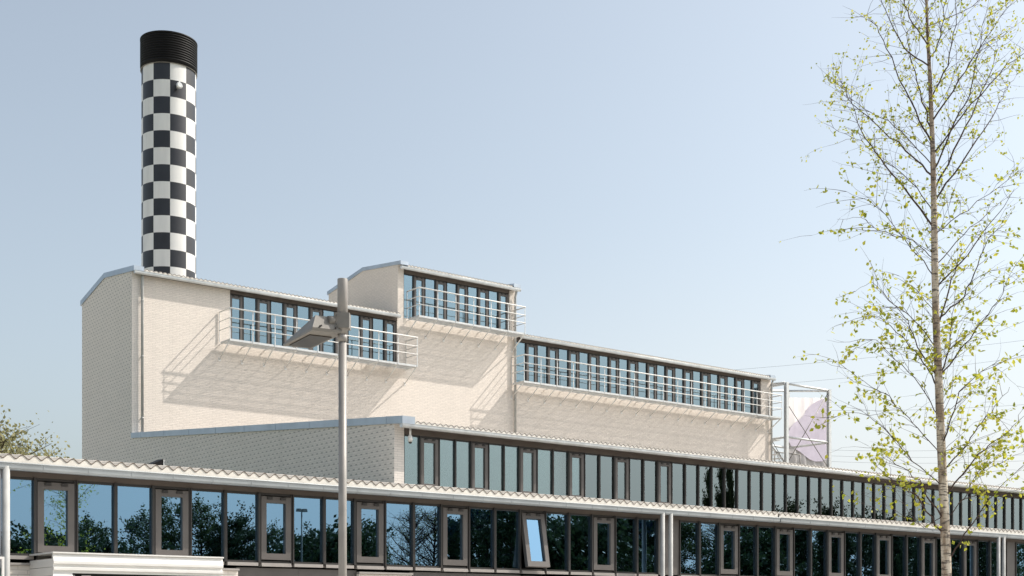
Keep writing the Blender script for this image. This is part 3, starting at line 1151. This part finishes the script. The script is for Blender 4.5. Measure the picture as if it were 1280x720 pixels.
mb = MB()
hx = [(-0.055, -0.05), (0.055, -0.05), (0.055, 0.05), (-0.055, 0.05)]
mb.hexa([lam(a, b, 2.125) for a, b in hx] + [lam(a, b, 2.235) for a, b in hx])
mb.build('clamp', M['lamp_grey'], SL)
mb = MB()
mb.tube([lam(-0.05, -0.02, 2.18), lam(-0.10, -0.05, 2.175)], 0.035, 12)
for dz in (0.03, -0.03):
    mb.tube([lam(-0.03, -0.052, 2.18 + dz), lam(-0.03, -0.058, 2.18 + dz)], 0.008, 6)
mb.build('knuckle', M['lamp_grey'], SL)
# head: bottom corners D (back, far side), C (back, pole side), B (tip), A (tip)
ax = Vector((-0.29, 0.50)).normalized()
pe = Vector((ax.y, -ax.x))
bc = Vector((-0.105, -0.07))
def hd(l, s, z):
    p = bc + ax * l + pe * s
    return lam(p.x, p.y, z)


mb = MB()
W2 = 0.120
ring_b = [hd(-0.02, -W2, 2.085), hd(-0.02, W2, 2.085), hd(0.60, W2 * 0.92, 2.085), hd(0.60, -W2 * 0.92, 2.085)]
ring_m = [hd(-0.025, -W2, 2.105), hd(-0.025, W2, 2.105), hd(0.605, W2 * 0.92, 2.098), hd(0.605, -W2 * 0.92, 2.098)]
ring_t = [hd(0.02, -W2 * 0.66, 2.205), hd(0.02, W2 * 0.66, 2.205), hd(0.56, W2 * 0.6, 2.125), hd(0.56, -W2 * 0.6, 2.125)]
mb.hexa(ring_b + ring_m)
b0 = len(mb.v)
mb.hexa([p + Vector((0, 0, 0.001)) for p in ring_m] + ring_t)
head = mb.build('lamp_head', M['lamp_grey'], SL)
for sa_ in (-1, 1):
    p, q = hd(0.01, sa_ * W2 * 0.5, 2.12), hd(-0.045, sa_ * W2 * 0.5, 2.12)
    MB().tube([p, q], 0.007, 8).build('bolt', M['frame'], head)
mb = MB()
for dz in (2.150, 2.212):
    mb.tube([lam(-0.035, -0.049, dz), lam(-0.035, -0.056, dz)], 0.007, 8)
mb.build('bolt', M['frame'], SL)
mb = MB()
mb.hexa([hd(0.12, -W2 * 0.72, 2.078), hd(0.12, W2 * 0.72, 2.078), hd(0.54, W2 * 0.7, 2.078), hd(0.54, -W2 * 0.7, 2.078),
         hd(0.12, -W2 * 0.72, 2.084), hd(0.12, W2 * 0.72, 2.084), hd(0.54, W2 * 0.7, 2.084), hd(0.54, -W2 * 0.7, 2.084)])
mb.build('lamp_glass', M['lamp_glass'], head)

# ------------------------------------------------------------------ overhead cables
def cable(p, q, sag, label):
    pts = []
    for i in range(21):
        f = i / 20
        v = p.lerp(q, f)
        v.z -= sag * 4 * f * (1 - f)
        pts.append(v)
    o = MB().tube(pts, 0.012, 5).build('power_line', M['wire'])
    tag(o, label, 'cable', 'overhead cables beyond the building')


for x0, y0, x1, y1, lab in ((700, 476, 1500, 396, 'thin overhead cable crossing the sky highest, above the stair tower'),
                            (860, 487, 1500, 412, 'second highest thin overhead cable, just above the stair tower roof'),
                            (1000, 512, 1500, 484, 'thin overhead cable level with the banner top'),
                            (1000, 561, 1500, 541, 'thin overhead cable level with the middle of the banner'),
                            (1000, 568, 1500, 552, 'lower thin overhead cable, second from the bottom'),
                            (1000, 575, 1500, 560, 'lowest thin overhead cable, just over the long eave')):
    cable(at(x0, y0, 150), at(x1, y1, 120), 0.8, lab)

# ------------------------------------------------------------------ birch on the right
rnd = random.Random(7)
BT = 12.0
tp = [(1184, 775 + 219), (1184, 775), (1183, 705), (1180.5, 640), (1178, 590), (1175, 520), (1172.5, 455), (1170, 400), (1168.5, 330), (1167.5, 260),
      (1166, 190), (1163, 110), (1159, 30), (1157, -40), (1155, -120), (1153, -200)]
rw = [9.5, 7.5, 7.0, 6.6, 6.3, 5.9, 5.5, 5.1, 5.0, 4.3, 3.6, 2.9, 2.2, 1.6, 1.0, 0.4]
tpts = [at(x, y, BT) for x, y in tp]
BR = empty('birch_tree', (tpts[0].x, tpts[0].y, 0), 'slender young birch with a speckled pale trunk and sparse yellow-green spring leaves', 'tree')
tpts[0].z = 0
mb = MB()
mb.tube(tpts, [v * 0.86 * BT / F for v in rw], 14)
mb.build('trunk', M['birch_bark'], BR)
limbs = [
    [(1163, 283), (1133, 238), (1100, 198), (1077, 165), (1060, 115)],
    [(1165, 218), (1140, 195), (1105, 165), (1067, 130), (1047, 95)],
    [(1165, 178), (1143, 138), (1120, 85), (1100, 38), (1084, 18)],
    [(1163, 160), (1150, 115), (1137, 62), (1126, 22)],
    [(1157, 55), (1142, 30), (1128, -2), (1120, -40)],
    [(1163, 78), (1175, 45), (1183, 0), (1186, -45)],
    [(1169, 212), (1190, 160), (1210, 120), (1225, 60), (1232, 22)],
    [(1170, 237), (1200, 172), (1225, 118), (1240, 88), (1248, 60)],
    [(1172, 250), (1200, 205), (1230, 163), (1250, 128), (1263, 103)],
    [(1170, 330), (1205, 293), (1240, 260), (1275, 232)],
    [(1173, 357), (1210, 318), (1240, 278), (1268, 236)],
    [(1174, 398), (1205, 370), (1222, 332), (1236, 296), (1250, 288)],
    [(1179, 470), (1200, 440), (1222, 408), (1248, 375), (1264, 340)],
    [(1168, 388), (1145, 362), (1124, 345)],
    [(1171, 432), (1145, 400), (1118, 382), (1090, 352), (1062, 368)],
    [(1166, 322), (1140, 300), (1100, 288), (1075, 272), (1046, 274)],
    [(1166, 345), (1138, 310), (1108, 268), (1080, 248), (1050, 240)],
    [(1172, 470), (1150, 440), (1138, 410), (1130, 392), (1092, 358)],
    [(1174, 520), (1150, 480), (1120, 450), (1095, 425), (1080, 430), (1060, 440)],
    [(1171, 566), (1148, 535), (1124, 512), (1107, 492), (1085, 480), (1060, 461), (1020, 450)],
    [(1176, 606), (1140, 575), (1115, 545), (1085, 520), (1060, 515), (1042, 521)],
    [(1176, 500), (1166, 470), (1150, 448), (1128, 420), (1100, 395), (1085, 395)],
    [(1190, 588), (1206, 560), (1222, 535), (1245, 508), (1262, 484)],
    [(1182, 560), (1190, 520), (1200, 490), (1218, 470), (1250, 450)],
    [(1181, 470), (1186, 440), (1190, 405), (1195, 360)],
    [(1178, 420), (1186, 360), (1200, 320), (1225, 285)],
    [(1188, 646), (1198, 633), (1211, 613), (1220, 593), (1238, 584), (1269, 569), (1290, 560)],
    [(1188, 700), (1207, 669), (1233, 629), (1249, 608), (1280, 582)],
    [(1174, 667), (1158, 640), (1144, 618), (1129, 609), (1107, 595), (1095, 578)],
    [(1176, 650), (1158, 620), (1150, 600), (1120, 580), (1100, 560)],
    [(1186, 620), (1205, 590), (1230, 560), (1255, 545), (1280, 520)],
    [(1180, 640), (1155, 660), (1135, 640), (1112, 600)],
    [(1166, 262), (1138, 226), (1100, 196), (1070, 172), (1042, 160)],
    [(1165, 205), (1128, 165), (1090, 140), (1058, 122), (1034, 98)],
    [(1168, 290), (1210, 262), (1260, 225), (1290, 205)],
    [(1168, 150), (1200, 100), (1225, 58), (1258, 10)],
    [(1164, 120), (1185, 80), (1194, 30), (1196, -20)],
    [(1160, 80), (1130, 60), (1105, 10), (1098, -20)],
    [(1168, 190), (1215, 130), (1260, 80), (1290, 60)],
    [(1185, 30), (1215, 10), (1250, -20)],
]
lb = MB()
lf = MB()


def leaf(p, s):
    n_ = Vector((rnd.gauss(0, 1), rnd.gauss(0, 1), rnd.gauss(0.3, 0.8))).normalized()
    a = n_.orthogonal().normalized()
    a = (Matrix.Rotation(rnd.uniform(0, 6.283), 3, n_) @ a)
    b = n_.cross(a)
    k = len(lf.v)
    q = 0.36
    fold = n_ * s * 0.12
    pts = [p, p + a * s * 0.35 + b * s * q + fold, p + a * s * 0.75 + b * s * q * 0.6 + fold, p + a * s * 1.05,
           p + a * s * 0.75 - b * s * q * 0.6 + fold, p + a * s * 0.35 - b * s * q + fold]
    lf.v.extend(tuple(v) for v in pts)
    lf.face([k, k + 1, k + 2, k + 3])
    lf.face([k, k + 3, k + 4, k + 5])


def twig(p, d, ln, r, depth, dens, big):
    n = max(3, int(ln / 0.09))
    pts = [p]
    for i in range(n):
        d = (d + Vector((rnd.gauss(0, 0.16), rnd.gauss(0, 0.16), rnd.gauss(-0.03, 0.13)))).normalized()
        pts.append(pts[-1] + d * ln / n)
    lb.tube(pts, [r * (1 - 0.75 * i / n) for i in range(n + 1)], 4, cap=False)
    for i in range(1, n + 1):
        if rnd.random() < dens:
            for _ in range(rnd.choice((1, 2, 2, 3, 4))):
                leaf(pts[i] + Vector((rnd.gauss(0, .014), rnd.gauss(0, .014), rnd.gauss(-.01, .014))), big * rnd.uniform(0.55, 1.15))
        if depth > 0 and rnd.random() < 0.30:
            dd = (d + Vector((rnd.gauss(0, 0.6), rnd.gauss(0, 0.6), rnd.gauss(0.0, 0.4)))).normalized()
            twig(pts[i], dd, ln * rnd.uniform(0.35, 0.6), r * 0.6, depth - 1, dens, big)


for li, L in enumerate(limbs):
    sway = rnd.uniform(-0.9, 0.9)
    pts = []
    n = len(L)
    for i, (x, y) in enumerate(L):
        f = i / (n - 1)
        pts.append(at(x, y, BT + sway * f * (0.3 + 0.7 * f)))
    # refine
    fine = []
    j0 = min(range(1, len(tpts)), key=lambda j: abs(tpts[j].z - pts[0].z))
    j1 = j0 - 1 if tpts[j0].z > pts[0].z else j0
    f0 = (pts[0].z - 0.02 - tpts[j1].z) / (tpts[j1 + 1].z - tpts[j1].z)
    pts[0] = tpts[j1].lerp(tpts[j1 + 1], f0)
    for i in range(n - 1):
        for k in range(4):
            v = pts[i].lerp(pts[i + 1], k / 4)
            if i + k:
                v += Vector((rnd.gauss(0, 0.007), rnd.gauss(0, 0.007), rnd.gauss(0, 0.007)))
            fine.append(v)
    fine.append(pts[-1])
    ln = sum((fine[i + 1] - fine[i]).length for i in range(len(fine) - 1))
    rise = (L[0][1] - L[-1][1]) / (abs(L[-1][0] - L[0][0]) + 30)
    r0 = min(0.0092, 0.0036 + 0.0037 * ln) * (0.55 if rise < 0.75 else 1.0)
    m = len(fine)
    lb.tube(fine, [r0 * (1 - 0.80 * i / (m - 1)) for i in range(m)], 6, cap=False)
    yy = L[0][1]
    big = 0.046 if yy > 420 else (0.040 if yy > 320 else 0.030)
    for i in range(2, m):
        f = i / m
        tipx = abs(L[-1][0] - 1175)
        if rnd.random() < (0.85 if yy < 300 else 0.72 if f < 0.6 else 0.72 - min(0.45, tipx / 260)):
            ax_ = (fine[min(i + 1, m - 1)] - fine[i - 1]).normalized()
            side = rt * rnd.choice((-1, 1)) * rnd.uniform(0.2, 1) + fw * rnd.uniform(-0.8, 0.8) + Vector((0, 0, rnd.uniform(-0.2, 0.5)))
            d = (ax_ * 0.9 + side * 0.8).normalized()
            twig(fine[i], d, rnd.uniform(0.18, 0.60) * (1.15 - 0.4 * f), 0.0024, 1, 0.52 if yy < 300 else 0.46, big)
        if rnd.random() < (0.60 if yy < 300 else 0.22):
            side = rt * rnd.uniform(-1, 1) + fw * rnd.uniform(-1, 1) + Vector((0, 0, rnd.uniform(-0.5, 0.5)))
            twig(fine[i], (ax_ * 0.5 + side).normalized(), rnd.uniform(0.15, 0.5), 0.0020, 1, 0.50, big)
for i in range(90):
    k = rnd.uniform(4, len(tpts) - 2)
    p = tpts[int(k)].lerp(tpts[int(k) + 1], k % 1)
    d = (rt * rnd.uniform(-1, 1) + fw * rnd.uniform(-1, 1) + Vector((0, 0, rnd.uniform(0.2, 1.3)))).normalized()
    twig(p, d, rnd.uniform(0.25, 0.7), 0.0028, 1, 0.48, 0.042)
lb.build('branch', M['twig'], BR)
lf.build('crown', M['leaf_birch'], BR)


# ------------------------------------------------------------------ background trees
def tree_meshes(seed, h, crown_w, base_h, nleaf, ls, kind, lm):
    g = random.Random(seed)
    t = MB()
    lv = MB()
    top = Vector((g.gauss(0, h * 0.02), g.gauss(0, h * 0.02), h * 0.96))
    tr = [Vector((0, 0, 0)).lerp(top, i / 7) + Vector((g.gauss(0, .05), g.gauss(0, .05), 0)) * (i > 0) for i in range(8)]
    r0 = h * 0.016
    t.tube(tr, [r0 * (1.25 - 1.18 * i / 7) for i in range(8)], 9)
    tips = []
    nl = {'bush': 36, 'bare': 64}.get(kind, 46)
    for i in range(nl):
        f = (i + g.random()) / nl
        z = base_h + (h * 0.93 - base_h) * f
        p = Vector((0, 0, 0)).lerp(top, z / (h * 0.96))
        if kind == 'poplar':
            wz = crown_w * (0.55 + 0.45 * math.sin(math.pi * min(1, f * 0.9 + 0.1))) * (1 - f * 0.55)
            up = 1.5
        elif kind == 'bush':
            wz = crown_w * math.sqrt(max(0.05, 1 - f * f))
            up = 0.3
        else:
            wz = crown_w * math.sin(math.pi * (0.16 + 0.80 * f)) ** 0.7
            up = 1.0 if kind == 'bare' else 0.65
        a = i * 2.4 + g.gauss(0, 0.4)
        ln = wz * g.uniform(0.6, 1.08)
        end = p + Vector((math.cos(a) * ln, math.sin(a) * ln, ln * up * g.uniform(0.4, 1.0)))
        if end.z > h:
            end.z = h - g.random() * 0.3
        mid_ = p.lerp(end, 0.5) + Vector((g.gauss(0, .1), g.gauss(0, .1), -0.06 * ln))
        t.tube([p, mid_, end], [r0 * 0.36, r0 * 0.2, r0 * 0.06], 5, cap=False)
        for s_ in range(16 if kind == 'bare' else 7):
            q = p.lerp(end, g.uniform(0.3, 1.0))
            e2 = q + Vector((g.gauss(0, 1), g.gauss(0, 1), g.gauss(0.4, 0.7))) * crown_w * 0.17
            t.tube([q, e2], [r0 * 0.10, r0 * 0.03], 3, cap=False)
            tips.append((q, e2))
    for i in range(nleaf):
        q, e2 = tips[g.randrange(len(tips))]
        p = q.lerp(e2, g.uniform(0.1, 1.2)) + Vector((g.gauss(0, 1), g.gauss(0, 1), g.gauss(0, 0.8))) * crown_w * 0.06
        n_ = Vector((g.gauss(0, 1), g.gauss(0, 1), g.gauss(0.2, 1))).normalized()
        a = n_.orthogonal().normalized()
        b = n_.cross(a)
        s = ls * g.uniform(0.6, 1.3)
        k = len(lv.v)
        lv.v.extend([tuple(p - a * s), tuple(p + b * s * 0.6), tuple(p + a * s), tuple(p - b * s * 0.6)])
        lv.face([k, k + 1, k + 2, k + 3])
    return t.mesh('trunk', M['bark_dark']), (lv.mesh('crown', lm) if nleaf else None)


def plant_tree(name, meshes, x, y, s, rz, label, group=None, cat='tree'):
    o = empty(name, (x, y, 0), label, cat, group)
    o.rotation_euler.z = rz
    o.scale = (s, s, s)
    link('trunk', meshes[0], o)
    if meshes[1]:
        link('crown', meshes[1], o)
    return o


TM = {
    'round': tree_meshes(1, 8.0, 2.4, 1.2, 15000, 0.080, 'round', M['leaf_green']),
    'fresh': tree_meshes(2, 8.0, 2.2, 1.0, 9000, 0.072, 'round', M['leaf_fresh']),
    'poplar': tree_meshes(3, 9.0, 1.6, 0.6, 16000, 0.080, 'poplar', M['leaf_green']),
    'bare': tree_meshes(4, 8.0, 2.4, 1.5, 2200, 0.045, 'bare', M['leaf_olive']),
    'bush': tree_meshes(5, 4.0, 2.4, 0.2, 14000, 0.09, 'bush', M['leaf_green']),
    'olive': tree_meshes(6, 8.0, 3.0, 1.5, 5200, 0.075, 'round', M['leaf_olive']),
}
HT = {'round': 8.0, 'fresh': 8.0, 'poplar': 9.0, 'bare': 8.0, 'bush': 4.0, 'olive': 8.0}
# tree far behind the front wing, on the left
v = at(-12, 700, 75)
plant_tree('leafy_tree', TM['olive'], v.x, v.y, (at(-4, 524, 75).z) / 8.0 * 0.98, 0.6, 'olive-green spring tree rising behind the roof of the front wing at the left', cat='tree')
v = at(14, 700, 80)
plant_tree('leafy_tree', TM['olive'], v.x, v.y, (at(34, 553, 80).z) / 8.0 * 0.98, 2.1, 'lower loose tree behind the front wing roof, beside the taller olive one', cat='tree')

# trees across the road: the photograph shows them mirrored in the front windows
mir = [('bush', 8, 655), ('bush', 72, 653), ('fresh', 124, 640), ('bush', 108, 660), ('bush', 170, 656), ('fresh', 205, 612), ('fresh', 254, 618),
       ('round', 296, 612), ('round', 275, 640), ('fresh', 345, 643), ('bush', 372, 668), ('round', 398, 655), ('bush', 428, 660), ('fresh', 462, 648),
       ('bare', 504, 636), ('bare', 535, 642), ('poplar', 565, 640), ('poplar', 592, 624), ('poplar', 612, 624), ('poplar', 634, 624), ('poplar', 655, 624),
       ('round', 672, 624), ('round', 692, 640), ('bush', 712, 652), ('round', 745, 624), ('poplar', 762, 640), ('poplar', 784, 640), ('poplar', 806, 640),
       ('fresh', 828, 640), ('fresh', 858, 640), ('poplar', 880, 640), ('bare', 905, 648), ('bush', 935, 680), ('bare', 930, 648), ('round', 958, 648),
       ('poplar', 985, 648), ('poplar', 1008, 656), ('poplar', 1034, 656), ('round', 1060, 656), ('poplar', 1085, 656), ('poplar', 1110, 656),
       ('round', 1136, 656), ('poplar', 1165, 656), ('poplar', 1195, 656), ('round', 1225, 656), ('fresh', 1255, 656)]
words = {'bush': 'dense dark green bush', 'fresh': 'loose fresh green tree', 'round': 'round dark green tree', 'poplar': 'narrow upright dark tree',
         'bare': 'nearly bare spring tree'}
kinds = {'bush': 'bush', 'fresh': 'leafy_tree', 'round': 'leafy_tree', 'poplar': 'poplar_tree', 'bare': 'bare_tree'}
g = random.Random(3)
for i, (kd, px, py) in enumerate(mir):
    yt = -26 - g.uniform(0, 10) - (6 if kd in ('round', 'fresh') else 0)
    Ym = 2 * YL - yt
    X = on_y(px, Ym)
    t = X * SA + Ym * CA
    hgt = (E + (HY - py) / F * t) * (0.82 if px < 340 and kd != 'fresh' else 0.92 if px < 480 else 1.02)
    plant_tree(kinds[kd], TM[kd], X, yt, hgt / HT[kd], g.uniform(0, 6.28),
               words[kd] + ' across the road, seen mirrored in the front window band', words[kd] + 's across the road', 'bush' if kd == 'bush' else 'tree')
# two-headed lamp mast mirrored in the windows
Ym = 2 * YL + 24
X = on_y(378, Ym)
zt2 = E + (HY - 641) / F * (X * SA + Ym * CA)
LM_ = empty('lamp_mast', (X, -24, 0), 'tall two-headed lamp mast across the road, mirrored in the front windows', 'street lamp')
MB().tube([(X, -24, 0), (X, -24, zt2)], [0.07, 0.035], 10).build('pole', M['lamp_grey'], LM_)
for s_ in (-1, 1):
    mb = MB()
    xs_ = sorted((X + s_ * 0.03, X + s_ * 0.30))
    mb.hexa([(xs_[0], -24.1, zt2), (xs_[1], -24.1, zt2), (xs_[1], -23.9, zt2), (xs_[0], -23.9, zt2),
             (xs_[0] + 0.03, -24.08, zt2 + 0.16), (xs_[1] - 0.03, -24.08, zt2 + 0.16), (xs_[1] - 0.03, -23.92, zt2 + 0.16), (xs_[0] + 0.03, -23.92, zt2 + 0.16)])
    mb.build('lamp_head', M['lamp_grey'], LM_)

# one tall dark tree mirrored in the middle window band, and the far tree line
X = on_y(899, 2 * YM + 25)
o = plant_tree('poplar_tree', TM['poplar'], X, -25, 1.0, 1.0, 'tallest narrow dark tree across the road, mirrored in the middle window band')
o.scale = (0.6, 0.6, 1.75)
for px, py, a in ((975, 634, 0.3), (1010, 636, 1.7), (1050, 642, 2.9), (1085, 640, 4.1), (1120, 652, 5.0)):
    Ym = 2 * YM + 80
    X = on_y(px, Ym)
    hgt = E + (HY - py) / F * (X * SA + Ym * CA)
    plant_tree('leafy_tree', TM['round'], X, -80, hgt / 8.0, a, 'tall tree of the far tree line, mirrored low in the middle window band', 'far tree line')

# green glass screen in a white frame at the left edge
gx = on_y(5.0, 17.3)
GS = empty('glass_screen', (gx - 0.5, 17.3, 0), 'white framed green glass screen standing beside the left downpipe', 'glass screen')
gz = E + (HY - 696) / F * (gx * SA + 17.3 * CA)
mb = MB()
mb.box(gx - 1.0, gx, 17.28, 17.32, gz - 0.03, gz)
mb.box(gx - 1.0, gx - 0.96, 17.28, 17.32, 0.0, gz - 0.03)
mb.box(gx - 0.03, gx, 17.28, 17.32, 0.0, gz - 0.03)
mb.build('frame', M['white_metal'], GS)
MB().box(gx - 0.95, gx - 0.04, 17.295, 17.305, 0.2, gz - 0.14).build('pane', M['glass_mid'], GS)
